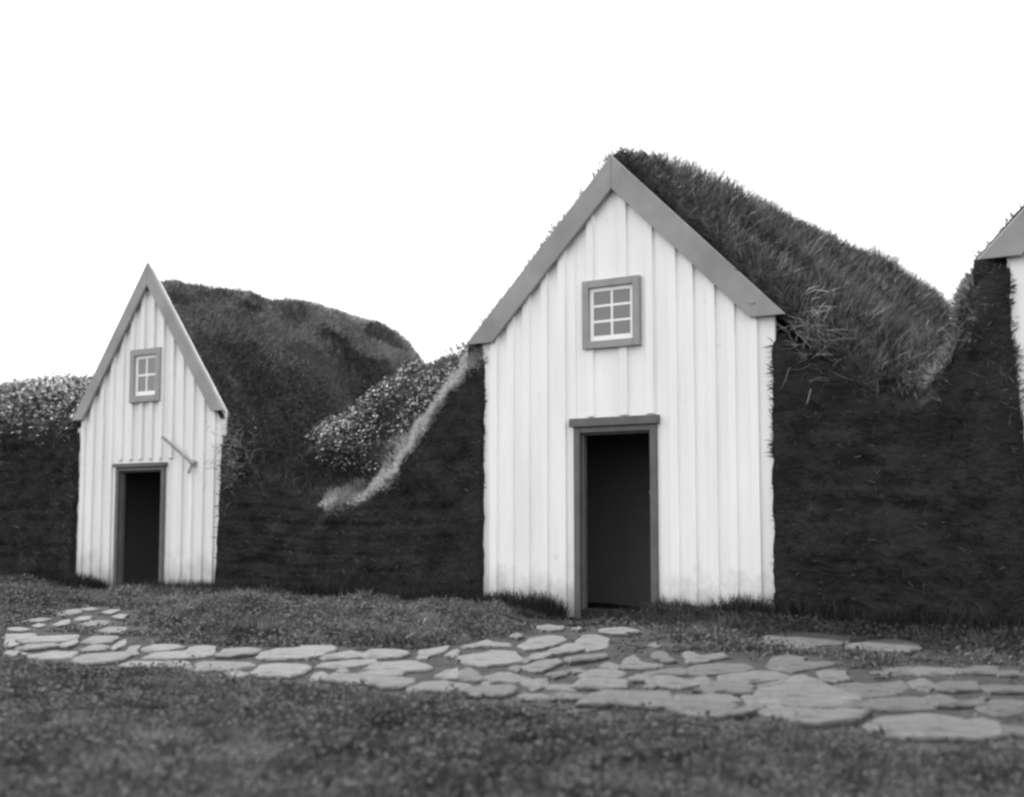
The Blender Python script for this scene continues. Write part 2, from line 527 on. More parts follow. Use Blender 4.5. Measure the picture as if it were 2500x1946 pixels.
# stone neighbourhood, as a coarse distance raster
RX0, RY0, RST = -20.0, 0.0, 0.1
_rx = np.arange(RX0, 6.0, RST); _ry = np.arange(RY0, 13.0, RST)
_gx, _gy = np.meshgrid(_rx, _ry, indexing='ij')
_dist = np.full(_gx.shape, 9.0)
for g in STONES:
    m_ = []
    for i in range(len(g)):
        a, b = g[i], g[(i + 1) % len(g)]
        for t in np.linspace(0, 1, 5, endpoint=False):
            m_.append(a + (b - a) * t)
    m_.append(g.mean(0))
    for q in m_:
        i0 = int((q[0] - 1.2 - RX0) / RST); i1 = int((q[0] + 1.2 - RX0) / RST) + 1
        j0 = int((q[1] - 1.2 - RY0) / RST); j1 = int((q[1] + 1.2 - RY0) / RST) + 1
        i0, j0 = max(i0, 0), max(j0, 0)
        s_ = (slice(i0, max(i1, 0)), slice(j0, max(j1, 0)))
        _dist[s_] = np.minimum(_dist[s_], np.hypot(_gx[s_] - q[0], _gy[s_] - q[1]))


def stone_dist(x, y):
    i = np.clip(((np.asarray(x) - RX0) / RST).astype(int), 0, _dist.shape[0] - 1)
    j = np.clip(((np.asarray(y) - RY0) / RST).astype(int), 0, _dist.shape[1] - 1)
    d = _dist[i, j]
    out = (x < RX0) | (x > 5.9) | (y < RY0) | (y > 12.9)
    return np.where(out, 9.0, d)


DOORS = ((-6.60, 0.80), (-13.45, 0.85))


def gz(x, y):
    """height of the ground"""
    x = np.asarray(x, float); y = np.asarray(y, float)
    near = sstep(40, 14, np.hypot(x + 6, y - 6))
    d = stone_dist(x, y)
    rough = sstep(0.12, 0.7, d)
    z = (fbm(x * 0.7, y * 0.7, 3) - 0.5) * 0.10 * near * (0.25 + 0.75 * rough)
    z = z + (fbm(x * 3.1, y * 3.1, 8, 3) - 0.5) * 0.06 * near * rough
    bank = sstep(0.2, 0.9, d) * sstep(5.6, 7.0, y) * sstep(10.9, 10.0, y) * sstep(-19, -16, x)
    z = z + bank * (0.0 + 0.15 * fbm(x * 2.0 + 5, y * 2.0, 21, 3))
    z = z - 0.055 * sstep(10.0, 10.8, y) * near
    for dx, w in DOORS:                        # the hollow worn before each door
        z = z - 0.10 * np.exp(-((x - dx) / w) ** 2) * sstep(8.9, 9.9, y) * near
    return z


# ------------------------------------------------------------------ the ground
def axis(lo, hi, step, far):
    mid = np.arange(lo, hi + step / 2, step)
    k = []
    s = step; v = 0
    while v < far:
        s *= 1.28; v += s; k.append(v)
    k = np.array(k)
    return np.concatenate([(lo - k)[::-1], mid, hi + k])


ax = axis(-19.0, 2.0, 0.075, 900)
ay = axis(1.2, 11.6, 0.075, 900)
GX, GY = np.meshgrid(ax, ay, indexing='ij')
GP = np.stack([GX, GY, gz(GX, GY)], -1)
ground = link('ground', grid_mesh('ground', GP), M['soil'])
tag(ground, 'rough grassy ground in front of the turf houses', kind='structure')

# path: bed of trodden soil with every flagstone lying in it
cx_ = (GX[:-1, :-1] + GX[1:, 1:]) / 2; cy_ = (GY[:-1, :-1] + GY[1:, 1:]) / 2
ids = np.arange(GX.size).reshape(GX.shape)
keep = (stone_dist(cx_, cy_) + (fbm(cx_ * 4, cy_ * 4, 31) - .5) * .3) < 0.16
fi = np.stack([ids[:-1, :-1], ids[1:, :-1], ids[1:, 1:], ids[:-1, 1:]], -1)[keep]
used, inv = np.unique(fi.ravel(), return_inverse=True)
bed = GP.reshape(-1, 3)[used] + np.array((0, 0, 0.006))
path = link('flagstone_path', np_mesh('flagstone_path', bed, inv, np.full(len(fi), 4), True), M['path_soil'])
tag(path, 'path of irregular flat stones running along the turf houses', kind='structure')

# trodden earth before the doors, near-black to carry the shade there
M['shade_earth'] = noise_mat('shade_dark_earth', 0.008, 0.016, 5.0, 1.0, 0.6, 20, dist=0.02)
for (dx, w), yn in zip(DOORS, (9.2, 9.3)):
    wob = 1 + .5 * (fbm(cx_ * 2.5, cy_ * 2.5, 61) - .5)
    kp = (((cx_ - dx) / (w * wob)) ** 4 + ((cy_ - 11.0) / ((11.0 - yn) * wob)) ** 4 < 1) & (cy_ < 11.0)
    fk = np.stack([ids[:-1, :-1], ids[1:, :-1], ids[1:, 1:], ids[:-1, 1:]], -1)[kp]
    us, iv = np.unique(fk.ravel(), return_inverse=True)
    o = link('shaded_earth', np_mesh('shaded_earth', GP.reshape(-1, 3)[us] + np.array((0, 0, 0.010)), iv, np.full(len(fk), 4), True), M['shade_earth'])
    tag(o, 'bare earth worn before the tall gable door, shade put into its colour' if dx > -10 else 'bare earth worn before the small gable door, shade put into its colour', kind='structure')


def make_stone(g, k):
    c = g.mean(0)
    # denser, slightly uneven outline with softened corners
    pts = []
    n = len(g)
    for i in range(n):
        a, b = g[i], g[(i + 1) % n]
        p0 = g[i - 1]
        pts.append(a * 0.92 + (b + p0) * 0.04)
        L = np.linalg.norm(b - a)
        m = max(1, int(L / 0.16))
        for t in np.linspace(0, 1, m + 2)[1:-1]:
            q = a + (b - a) * t
            nn = np.array((b[1] - a[1], -(b[0] - a[0]))) / max(L, 1e-6)
            pts.append(q + nn * random.uniform(-0.018, 0.014))
    pts = np.array(pts)
    size = math.sqrt(max(1e-4, abs(np.sum(pts[:, 0] * np.roll(pts[:, 1], -1) - np.roll(pts[:, 0], -1) * pts[:, 1]) / 2)))
    top = 0.020 + random.uniform(-0.005, 0.012)
    tx, ty = random.uniform(-.015, .015), random.uniform(-.02, .015)
    zc = float(gz(c[0], c[1]))

    def ring(s, z, dz=0.0):
        out = []
        for q in pts:
            v = q - c
            r = max(np.linalg.norm(v), 1e-6)
            v = v * max(0.2, (r - s) / r)
            h = z + v[0] * tx + v[1] * ty + dz * random.uniform(-1, 1)
            out.append((v[0], v[1], h))
        return out
    bm = bmesh.new()
    e = min(0.014, size * .05)
    rings = [ring(-0.008, -0.05), ring(0, top - 0.010, .002), ring(e, top - .001, .0015), ring(e + size * .12, top + .001, .003)]
    vs_ = [[bm.verts.new(p) for p in r] for r in rings]
    m = len(pts)
    for a, b in zip(vs_[:-1], vs_[1:]):
        for i in range(m):
            bm.faces.new((a[i], a[(i + 1) % m], b[(i + 1) % m], b[i]))
    bm.faces.new(vs_[-1])
    me = bpy.data.meshes.new('flagstone')
    bm.to_mesh(me); bm.free()
    o = link('flagstone', me, STONES_M[k], path)
    o.location = (c[0], c[1], zc)
    return o


for g in STONES:  # darker stone colours to the right paint in the dimmer light there
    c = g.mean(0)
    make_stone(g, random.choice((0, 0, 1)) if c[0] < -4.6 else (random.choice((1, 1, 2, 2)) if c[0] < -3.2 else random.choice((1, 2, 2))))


# ------------------------------------------------------------------ turf masses
def interp_profile(rows, X, Y):
    """rows: list of (y, [(x, z), ...]) — surface height between the profiles"""
    zs = []
    for y, pr in rows:
        pr = np.array(pr)
        zs.append(np.interp(X, pr[:, 0], pr[:, 1]))
    ys = [r[0] for r in rows]
    Z = np.array(zs[0])
    for i in range(len(rows) - 1):
        t = np.clip((Y - ys[i]) / (ys[i + 1] - ys[i]), 0, 1)
        t = t * t * (3 - 2 * t) * 0.5 + t * 0.5
        Z = Z + (zs[i + 1] - zs[i]) * t
    return Z


def turf_mass(name, label, xs, rows, yback, front=0.0, lean=0.10, rough=0.09, seed=1, bulge=0.0):
    """front face with uneven courses of sod, rounded into a top that runs back"""
    n_f = 64
    ys = np.concatenate([np.linspace(0, 0.6, 16)[1:], np.linspace(0.6, yback - D, 40)[1:]])
    P = np.zeros((len(xs), n_f + len(ys), 3))
    zt = interp_profile(rows, xs, np.full(xs.shape, D))
    for j in range(n_f):
        t = j / (n_f - 1)
        z = -0.25 + (zt + 0.25) * t
        P[:, j, 0] = xs
        P[:, j, 1] = D + front + lean * t + 0.10 * max(0, (t - .9) / .1) ** 2
        P[:, j, 2] = z
    for j, dy in enumerate(ys):
        Y = np.full(xs.shape, D + dy)
        P[:, n_f + j, 0] = xs
        P[:, n_f + j, 1] = Y + front + lean + 0.10
        P[:, n_f + j, 2] = interp_profile(rows, xs, Y)
    N = -grid_normals(P)
    N = np.where((N[..., 1:2] > 0.2) & (N[..., 2:3] < 0), -N, N)
    sg = np.sign(np.where(np.abs(N[..., 2]) > .3, N[..., 2], -N[..., 1]))[..., None]
    N = N * np.where(sg == 0, 1, sg)
    s = np.cumsum(np.concatenate([np.zeros((len(xs), 1)), np.linalg.norm(np.diff(P, axis=1), axis=2)], 1), 1)
    X = P[..., 0]
    disp = (fbm(X * 1.3, s * 1.3, seed) - .5) * rough * 2.0 + (fbm(X * 5, s * 5, seed + 5, 3) - .5) * rough * 1.4
    # the courses of sod show on the face as uneven horizontal ledges
    ft = np.zeros(P.shape[1]); ft[:n_f] = 1; ft[n_f - 4:n_f] = .5
    zz = P[..., 2] + (fbm(X * 1.1, P[..., 2], seed + 9, 2) - .5) * .12
    course = np.abs(((zz / 0.17) % 1.0) - .5) * 2
    disp = disp - sstep(.72, 1.0, course) * 0.03 * ft[None, :] * (0.3 + 1.2 * fbm(X * 2.2, zz * 2.2, seed + 13, 2))
    end = np.minimum(np.abs(X - xs[0]), np.abs(X - xs[-1]))
    calm = sstep(0.02, 0.35, end)
    frontish = np.zeros(P.shape[1]); frontish[:n_f] = 1
    disp = disp * (calm * frontish + (1 - frontish))
    P = P + N * disp[..., None]
    P[..., 1] -= (1 - calm) * frontish[None, :] * 0.05
    for i, sg_ in ((0, -1), (-1, 1)):
        zj = P[i, :n_f, 2]
        P[i, :n_f, 0] += ((fbm(zj * 12.0, zj * 0 + seed, seed + 3, 2) - .5) * .034)
    P[-1, :n_f, 0] += bulge * sstep(2.5, 1.0, P[-1, :n_f, 2])
    back = np.zeros((1, P.shape[1], 3)); back[0, :, 1] = .35 * frontish
    P = np.concatenate([P[:1] + back, P, P[-1:] + back], 0)        # the ends turn back into the wall
    o = link(name, grid_mesh(name, P), M['turf'])
    tag(o, label, 'turf wall', 'turf walls between the gabled houses')
    return o, P


MID_ROWS = [
 (D, [(-12.7, 2.25), (-12.3, 2.0), (-11.75, 1.5), (-11.2, 1.2), (-10.95, 1.08), (-10.75, 1.03), (-10.5, 1.03), (-10.25, 1.10), (-9.7, 1.35), (-9.47, 1.62), (-9.04, 2.18), (-8.6, 2.68), (-8.2, 2.8)]),
 (D + .22, [(-12.7, 2.2), (-12.3, 1.95), (-11.75, 1.5), (-11.2, 1.3), (-10.75, 1.20), (-10.25, 1.30), (-9.7, 1.58), (-9.47, 1.86), (-9.04, 2.42), (-8.6, 2.80), (-8.2, 2.82)]),
 (D + .5, [(-12.7, 2.0), (-12.3, 1.85), (-11.75, 1.65), (-11.2, 1.75), (-10.75, 1.75), (-10.25, 1.75), (-9.7, 1.95), (-9.47, 2.14), (-9.04, 2.62), (-8.6, 2.84), (-8.2, 2.84)]),
 (13.0, [(-12.7, 2.0), (-12.1, 2.2), (-11.6, 2.55), (-11.0, 2.88), (-10.6, 2.98), (-9.8, 3.0), (-9, 2.95), (-8.2, 2.9)]),
 (16.0, [(-12.7, 2.2), (-11.9, 2.7), (-11.2, 3.0), (-10.6, 3.05), (-9.8, 3.05), (-8.2, 3.0)]),
 (21.5, [(-12.7, 2.6), (-8.2, 2.6)]), (23.0, [(-12.7, -.2), (-8.2, -.2)])]
wall_mid, P_mid = turf_mass('turf_bank', 'dark turf wall with leafy weeds and a pale grassy shoulder between the two white gables',
                            np.linspace(-12.40, -8.35, 90), MID_ROWS, 23.2, front=-0.06, seed=41)
RIGHT_ROWS = [
 (D, [(-5.3, 2.65), (-4.9, 2.55), (-4.5, 2.4), (-4.0, 2.02), (-3.74, 1.95), (-3.56, 2.16), (-3.47, 2.39), (-3.35, 2.77), (-3.17, 3.02), (-2.8, 3.05)]),
 (D + .35, [(-5.3, 2.75), (-4.5, 2.5), (-4.1, 2.15), (-3.74, 2.3), (-3.56, 2.62), (-3.4, 2.98), (-3.17, 3.12), (-2.8, 3.15)]),
 (13.5, [(-5.3, 2.75), (-4.5, 2.4), (-4.15, 2.3), (-3.9, 2.6), (-3.5, 3.0), (-2.8, 3.2)]),
 (20.0, [(-5.3, 2.7), (-2.8, 2.7)]), (22, [(-5.3, -.2), (-2.8, -.2)])]
wall_right, P_right = turf_mass('turf_bank', 'nearly black turf wall rising steeply to the cut-off gable',
                                np.linspace(-5.03, -2.925, 60), RIGHT_ROWS, 22.2, front=-0.06, lean=0.06, seed=77, bulge=0.10)
LEFT_ROWS = [
 (D, [(-34, 2.1), (-20, 2.2), (-15.9, 2.25), (-15.2, 2.2)]),
 (D + .6, [(-34, 2.5), (-20, 2.6), (-15.9, 2.55), (-15.2, 2.4)]),
 (13.0, [(-34, 2.9), (-20, 3.0), (-17, 2.95), (-15.2, 2.6)]),
 (18.0, [(-34, 3.0), (-15.2, 2.9)]), (21, [(-34, -.2), (-15.2, -.2)])]
wall_left, P_left = turf_mass('turf_bank', 'turf wall overgrown with leafy weeds beside the small white gable, away from the path door',
                              np.concatenate([np.linspace(-34, -21, 30)[:-1], np.linspace(-21, -15.285, 80)]), LEFT_ROWS, 21.2, front=-0.06, seed=105)
wall_left['label'] = 'low turf wall overgrown with leafy weeds, on the far side of the small gable'


# ------------------------------------------------------------------ houses
def turf_roof(xc, half, eave, ridge, ylen, slope, seed, parent, overl=0.06, lift=0.03, sag=0.25, hip=1.2, amp=0.16, overr=0.8):
    nu, nv = 84, 90
    u = np.linspace(-half - overl, half + overr, nu)
    v = np.linspace(0.05, ylen, nv)
    U, V = np.meshgrid(u, v, indexing='ij')
    r = np.sqrt(U ** 2 + 0.06 ** 2) - 0.06
    rz = ridge - 0.25 * sag * sstep(ylen * .3, ylen, V) * 2 - 1.9 * sstep(ylen - hip, ylen + .3, V)
    Z = rz - r * slope + lift
    # loosen the surface, keep it tight at the barge boards
    k = sstep(0.0, 0.5, V)
    n = (fbm(U * 1.4 + 9, V * 1.4, seed) - .5) * amp * k + (fbm(U * 5, V * 5, seed + 3, 3) - .5) * 0.09 * (0.35 + .65 * k)
    Z = Z + n + 0.05 * k
    P = np.stack([U + xc, V + D, Z], -1)
    P = np.concatenate([P[:, :1] - np.array((0, 0.0, .22)), P[:, :1] - np.array((0, .012, .012)), P], 1)
    P = np.concatenate([P[:1] - np.array((0, 0, .35)), P], 0)
    # underside skirt so the sod has thickness
    o = link('turf_roof', grid_mesh('turf_roof', P), M['moss'], parent)
    return o, P


def clip_board(x0, x1, xc, hw, eave, apex, z0, ztop_pad=0.0):
    """outline in (x, z) of a vertical board under the gable slopes"""
    def h(x):
        return eave + (apex - eave) * max(0.0, 1 - abs(x - xc) / hw) - ztop_pad
    pts = [(x0, z0), (x1, z0), (x1, h(x1))]
    if x0 < xc < x1:
        pts.append((xc, h(xc)))
    pts.append((x0, h(x0)))
    return pts


def cut_poly(pts, zmin):
    """keep what is above zmin"""
    return [(x, max(z, zmin)) for x, z in pts]


def house(name, label, S):
    """a white boarded gable front with barge boards, window, door, room behind and turf roof"""
    root = empty(name, (S['xc'], D, 0))
    tag(root, label, 'house', 'white gabled turf houses in a row')
    base = empty('tmp', (0, 0, 0))          # parts are built in world coordinates, re-parented below
    x0, x1, xc, hw = S['x0'], S['x1'], S['xc'], S['hw']
    eave, apex, inner = S['eave'], S['apex'], S['inner']
    dx0, dx1, dzt = S['door']
    zb = -0.16
    wm = S['mat']
    slope = (apex - eave) / hw
    made = []

    def add(o):
        made.append(o); return o
    bt = S['battens']                        # right edge of each batten
    bw, bth = S['bw'], S['bth']
    # boards, butting behind the battens
    joints = [x0] + [b - bw * 0.5 for b in bt] + [x1]
    edges = sorted(set(joints + [dx0, dx1]))
    xin = [e for e in edges if x0 <= e <= x1]
    ap_b = apex - 0.06
    hw_b = hw - 0.02
    for a, b in zip(xin[:-1], xin[1:]):
        if b - a < 0.012:
            continue
        jy = random.uniform(-0.003, 0.003)
        pl = clip_board(a + .0015, b - .0015, xc, hw_b, eave - 0.02, ap_b, zb)
        if a >= dx0 - 1e-6 and b <= dx1 + 1e-6:
            pl = [(x, dzt if z == zb else z) for x, z in pl]
        add(prism('board', pl, D + jy, D + 0.026 + jy, wm, base, 0.003))
    wx0, wx1, wz0, wz1 = S['win']
    for b in bt:
        a = b - bw * random.uniform(.92, 1.06)
        ty = bth * random.uniform(.92, 1.1)
        segs = []
        low = zb + random.uniform(0, .03)
        mid = (a + b) / 2
        if dx0 - .06 < b and a < dx1 + .06:
            low = dzt + 0.10
        if wx0 - .0 < b and a < wx1 + 0.0:
            segs = [(low, wz0 + 0.004), (wz1 - 0.004, None)]
            if mid < wx0 + .05 or mid > wx1 - .05:
                segs = [(low, None)]
        else:
            segs = [(low, None)]
        for s0, s1 in segs:
            pl = clip_board(a, b, xc, hw_b, eave - 0.02, ap_b - .05, s0)
            if s1 is not None:
                pl = rect(a, b, s0, s1)
            elif min(z for x, z in pl[2:]) - s0 < 0.05:
                continue
            sk = random.uniform(-.006, .006)
            pl = [(x + (sk if z < 1 else 0), z) for x, z in pl]
            add(prism('batten', pl, D - ty, D - 0.0005 + 0.001, wm, base, 0.0025))
    # barge boards, standing on the battens
    yb0, yb1 = D - bth - 0.052, D - bth - 0.012
    dv = apex - inner
    dxh = dv / slope
    ho = hw
    for s in (-1, 1):
        pl = [(xc + s * 0.0015, inner), (xc + s * (ho - dxh), eave), (xc + s * ho, eave), (xc + s * 0.0015, apex)]
        o = add(prism('barge_board', pl, yb0, yb1, M['barge'], base, 0.004))
    # boarding under the roof edge behind the barge boards
    for s in (-1, 1):
        lf = max(-.10, min(0.0, S['lift']))
        pl = [(xc + s * 0.002, apex - .14 + lf), (xc + s * (ho - .08), eave - 0.0 + lf), (xc + s * (ho - .05), eave + .02 + lf), (xc + s * 0.002, apex - .06 + lf)]
        add(prism('roof_edge_board', pl, yb1 + .001, D + 0.06, M['turf'], base, 0))
    # window: casing, sash, bars, panes
    win = empty('window', (0, 0, 0)); win.parent = base
    made.append(win)
    cw = S['casing_w']
    yf = D - bth - 0.03
    cs = M['casing']
    prism('casing', rect(wx0, wx0 + cw, wz0, wz1), yf, D - .001, cs, win)
    prism('casing', rect(wx1 - cw, wx1, wz0, wz1), yf, D - .001, cs, win)
    prism('casing', rect(wx0 + cw, wx1 - cw, wz1 - cw, wz1), yf + .002, D - .001, cs, win)
    prism('casing', rect(wx0 + cw, wx1 - cw, wz0, wz0 + cw), yf - .004, D - .001, cs, win)
    sx0, sx1, sz0, sz1 = wx0 + cw, wx1 - cw, wz0 + cw, wz1 - cw
    sw = S['sash_w']
    ys0, ys1 = D - bth + .004, D - 0.004
    prism('sash', rect(sx0, sx0 + sw, sz0, sz1), ys0, ys1, M['sash'], win, .003)
    prism('sash', rect(sx1 - sw, sx1, sz0, sz1), ys0, ys1, M['sash'], win, .003)
    prism('sash', rect(sx0 + sw, sx1 - sw, sz1 - sw, sz1), ys0 + .001, ys1, M['sash'], win, .003)
    prism('sash', rect(sx0 + sw, sx1 - sw, sz0, sz0 + sw * 1.25), ys0 + .001, ys1, M['sash'], win, .003)
    gx0, gx1, gz0, gz1 = sx0 + sw, sx1 - sw, sz0 + sw * 1.25, sz1 - sw
    nr = S['rows']
    mb = S['bar']
    mx = (gx0 + gx1) / 2
    prism('glazing_bar', rect(mx - mb / 2, mx + mb / 2, gz0, gz1), ys0 + .004, ys1 - .001, M['sash'], win, .002)
    hh = (gz1 - gz0 - (nr - 1) * mb) / nr
    for r in range(nr):
        za = gz0 + r * (hh + mb)
        for (pa, pb) in ((gx0, mx - mb / 2), (mx + mb / 2, gx1)):
            prism('pane', rect(pa - .002, pb + .002, za - .002, za + hh + .002), ys1 - .014 + random.uniform(-.0006, .0006), ys1 - .009, M['pane'], win, 0)
            if r < nr - 1:
                prism('glazing_bar', rect(pa, pb, za + hh, za + hh + mb), ys0 + .006, ys1 - .001, M['sash'], win, .002)
    # door frame: outer casing, inner jambs, head, cap, sill
    df = empty('door_frame', (0, 0, 0)); df.parent = base
    made.append(df)
    jc, ji = S['jamb'], S['jamb'] * .35
    dm = M['doorframe']
    yd = D - bth - 0.012
    prism('jamb', rect(dx0 - .01, dx0 + jc, zb, dzt), yd, D + .03, dm, df)
    prism('jamb', rect(dx1 - jc, dx1 + .01, zb, dzt), yd, D + .03, dm, df)
    prism('jamb', rect(dx0 + jc, dx0 + jc + ji, zb, dzt - jc), D + .008, D + .07, dm, df)
    prism('jamb', rect(dx1 - jc - ji, dx1 - jc, zb, dzt - jc), D + .008, D + .07, dm, df)
    prism('lintel', rect(dx0 + jc, dx1 - jc, dzt - jc, dzt), yd + .003, D + .031, dm, df)
    prism('lintel', rect(dx0 + jc + ji, dx1 - jc - ji, dzt - jc - ji, dzt - jc), D + .010, D + .068, dm, df)
    if S['cap']:
        prism('head_cap', rect(dx0 - .045, dx1 + .04, dzt, dzt + S['cap']), yd - .03, D - .001, dm, df)
    prism('sill', rect(dx0 + jc + ji * .2, dx1 - jc - ji * .2, S['sill'] - .09, S['sill']), D - .03, D + .20, M['dark_wood'], df)
    bmx = bmesh.new()
    bmesh.ops.create_uvsphere(bmx, u_segments=10, v_segments=6, radius=.022, matrix=Matrix.Translation((dx1 - jc - .004, D + .0, 1.14 * dzt / 1.8)) @ Matrix.Diagonal((1, 1.3, 1, 1)))
    mel = bpy.data.meshes.new('latch'); bmx.to_mesh(mel); bmx.free()
    link('latch', mel, M['wood'], df)
    # room seen through the open door
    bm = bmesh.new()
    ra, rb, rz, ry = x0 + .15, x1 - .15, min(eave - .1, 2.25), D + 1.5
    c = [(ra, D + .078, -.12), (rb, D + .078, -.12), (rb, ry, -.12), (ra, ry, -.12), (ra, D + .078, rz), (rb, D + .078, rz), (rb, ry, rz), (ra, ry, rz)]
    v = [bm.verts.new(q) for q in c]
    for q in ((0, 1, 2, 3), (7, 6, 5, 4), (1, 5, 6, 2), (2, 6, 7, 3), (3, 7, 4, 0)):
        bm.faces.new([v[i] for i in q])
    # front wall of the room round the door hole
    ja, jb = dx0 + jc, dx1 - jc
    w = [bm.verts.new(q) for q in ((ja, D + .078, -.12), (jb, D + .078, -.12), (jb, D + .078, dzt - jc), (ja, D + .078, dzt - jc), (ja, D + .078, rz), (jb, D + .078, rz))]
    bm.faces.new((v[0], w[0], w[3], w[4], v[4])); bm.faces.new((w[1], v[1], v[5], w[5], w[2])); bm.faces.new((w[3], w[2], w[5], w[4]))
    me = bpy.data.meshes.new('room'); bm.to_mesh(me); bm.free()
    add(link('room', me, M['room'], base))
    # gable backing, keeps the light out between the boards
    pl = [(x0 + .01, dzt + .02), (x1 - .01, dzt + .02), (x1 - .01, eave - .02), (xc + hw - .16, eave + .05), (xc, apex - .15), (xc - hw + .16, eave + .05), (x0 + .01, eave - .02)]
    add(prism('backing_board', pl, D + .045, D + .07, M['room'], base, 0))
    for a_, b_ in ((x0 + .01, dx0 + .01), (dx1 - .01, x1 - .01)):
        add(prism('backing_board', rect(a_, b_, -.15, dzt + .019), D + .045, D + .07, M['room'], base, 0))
    roof, P = turf_roof(xc, hw, eave, apex + S['lift'], S['len'], slope, S['seed'], base, sag=S['sag'], hip=S['hip'], amp=S.get('amp', .16))
    add(roof)
    for o in list(base.children):
        o.parent = root
        o.matrix_parent_inverse = Matrix.Translation((-S['xc'], -D, 0))
    bpy.data.objects.remove(base)
    return root, roof, P


def fx(px, py=900):
    return on_front(px, py)[0]


b2_bat = [fx(p) for p in (1217, 1257, 1295, 1339, 1383, 1452, 1534, 1598, 1655, 1697, 1750, 1798, 1853)]
H2, R2, PR2 = house('turf_house', 'tall white boarded gable with grey barge boards, six-pane window and dark open door',
    dict(xc=-6.715, x0=-8.375, x1=-5.02, hw=1.83, eave=2.735, apex=4.50, inner=4.165, mat=M['white'], battens=b2_bat, bw=0.085, bth=0.030,
         win=(-7.08, -6.42, 2.575, 3.265), casing_w=0.075, sash_w=0.042, rows=3, bar=0.024,
         door=(-7.19, -6.265, 1.80), jamb=0.06, cap=0.085, sill=0.0, len=10.5, lift=0.03, sag=0.35, hip=1.5, amp=.26, seed=200))
b1_bat = list(np.linspace(-15.15, -12.53, 14))
H1, R1, PR1 = house('turf_house', 'small white boarded gable with steep grey barge boards and a four-pane window',
    dict(xc=-13.85, x0=-15.335, x1=-12.36, hw=1.52, eave=2.215, apex=4.24, inner=3.94, mat=M['white_old'], battens=b1_bat, bw=0.075, bth=0.032,
         win=(-14.18, -13.57, 2.40, 3.10), casing_w=0.085, sash_w=0.045, rows=2, bar=0.026,
         door=(-14.43, -13.47, 1.555), jamb=0.05, cap=0.05, sill=0.0, len=6.9, lift=-0.25, sag=0.3, hip=2.4, amp=0.05, seed=300))
b3_bat = list(np.linspace(-2.70, 0.42, 14))
H3, R3, PR3 = house('turf_house', 'white gable beside the black turf wall, only its corner and barge tip in view',
    dict(xc=-1.20, x0=-2.95, x1=0.55, hw=1.97, eave=3.03, apex=4.95, inner=4.60, mat=M['white'], battens=b3_bat, bw=0.085, bth=0.032,
         win=(-1.55, -.85, 2.75, 3.5), casing_w=0.075, sash_w=0.042, rows=3, bar=0.024,
         door=(-1.7, -.7, 1.9), jamb=0.075, cap=0.085, sill=0.0, len=9.0, lift=0.0, sag=0.3, hip=1.5, seed=400))

# turf wall on the far side of the third gable
FAR_ROWS = [(D, [(.3, 3.0), (.9, 2.6), (1.6, 2.0), (6, 1.9)]), (D + .7, [(.3, 3.1), (.9, 2.8), (1.6, 2.3), (6, 2.2)]),
            (14, [(.3, 3.1), (6, 2.6)]), (19, [(.3, 2.7), (6, 2.6)]), (21, [(.3, -.2), (6, -.2)])]
wall_far, P_far = turf_mass('turf_bank', 'dark turf wall on the far side of the cut-off gable', np.linspace(.45, 6, 60), FAR_ROWS, 21.2, front=-0.06, seed=131)

# wooden arm fixed to the small gable
(ax0, az0), (ax1, az1), (ax2, az2) = on_front(422, 1070), on_front(478, 1132), on_front(468, 1156)
bm = bmesh.new()


def bar(bm, a, b, r):
    a, b = Vector(a), Vector(b)
    d = (b - a)
    q = d.to_track_quat('Z', 'Y').to_matrix().to_4x4()
    q.translation = (a + b) / 2
    bmesh.ops.create_cone(bm, cap_ends=True, segments=8, radius1=r, radius2=r * .9, depth=d.length, matrix=q)


bar(bm, (ax0 - .02, D - .15, az0 + .01), (ax1, D - .05, az1), .022)
bar(bm, (ax1 + .01, D - .02, az1 + .02), (ax1 - .005, D - .075, az1 - .01), .035)
bar(bm, (ax1, D - .055, az1), (ax2, D - .06, az2), .013)
me = bpy.data.meshes.new('wall_arm'); bm.to_mesh(me); bm.free()
o = link('wall_arm', me, M['wood'], H1)
o.matrix_parent_inverse = H1.matrix_world.inverted() if False else Matrix.Translation((-H1.location.x, -H1.location.y, 0))
o['label'] = 'thin wooden arm slanting down across the boards beside the door'

# two squared stones under the small door
for px0, px1, lb in ((312, 343, 'wider squared stone block under the sill of the small gable door'), (348, 372, 'narrower squared stone block under the sill of the small gable door')):
    xa, za = on_front(px0, 1440); xb, zb_ = on_front(px1, 1458)
    o = prism('doorstep_stone', rect(xa, xb, -.22, 0.0), D - .16, D - .034, M['step'], None, .012)
    tag(o, lb, 'stone', 'stones under the small door')
# lower step board below the tall door
xa, _ = on_front(1425, 1500); xb, _ = on_front(1598, 1500)
o = prism('door_step', rect(xa, xb, -.22, -.085), D - .22, D - .046, M['dark_wood'], None, .01)
tag(o, 'dark wooden step below the open door of the tall gable', 'step')


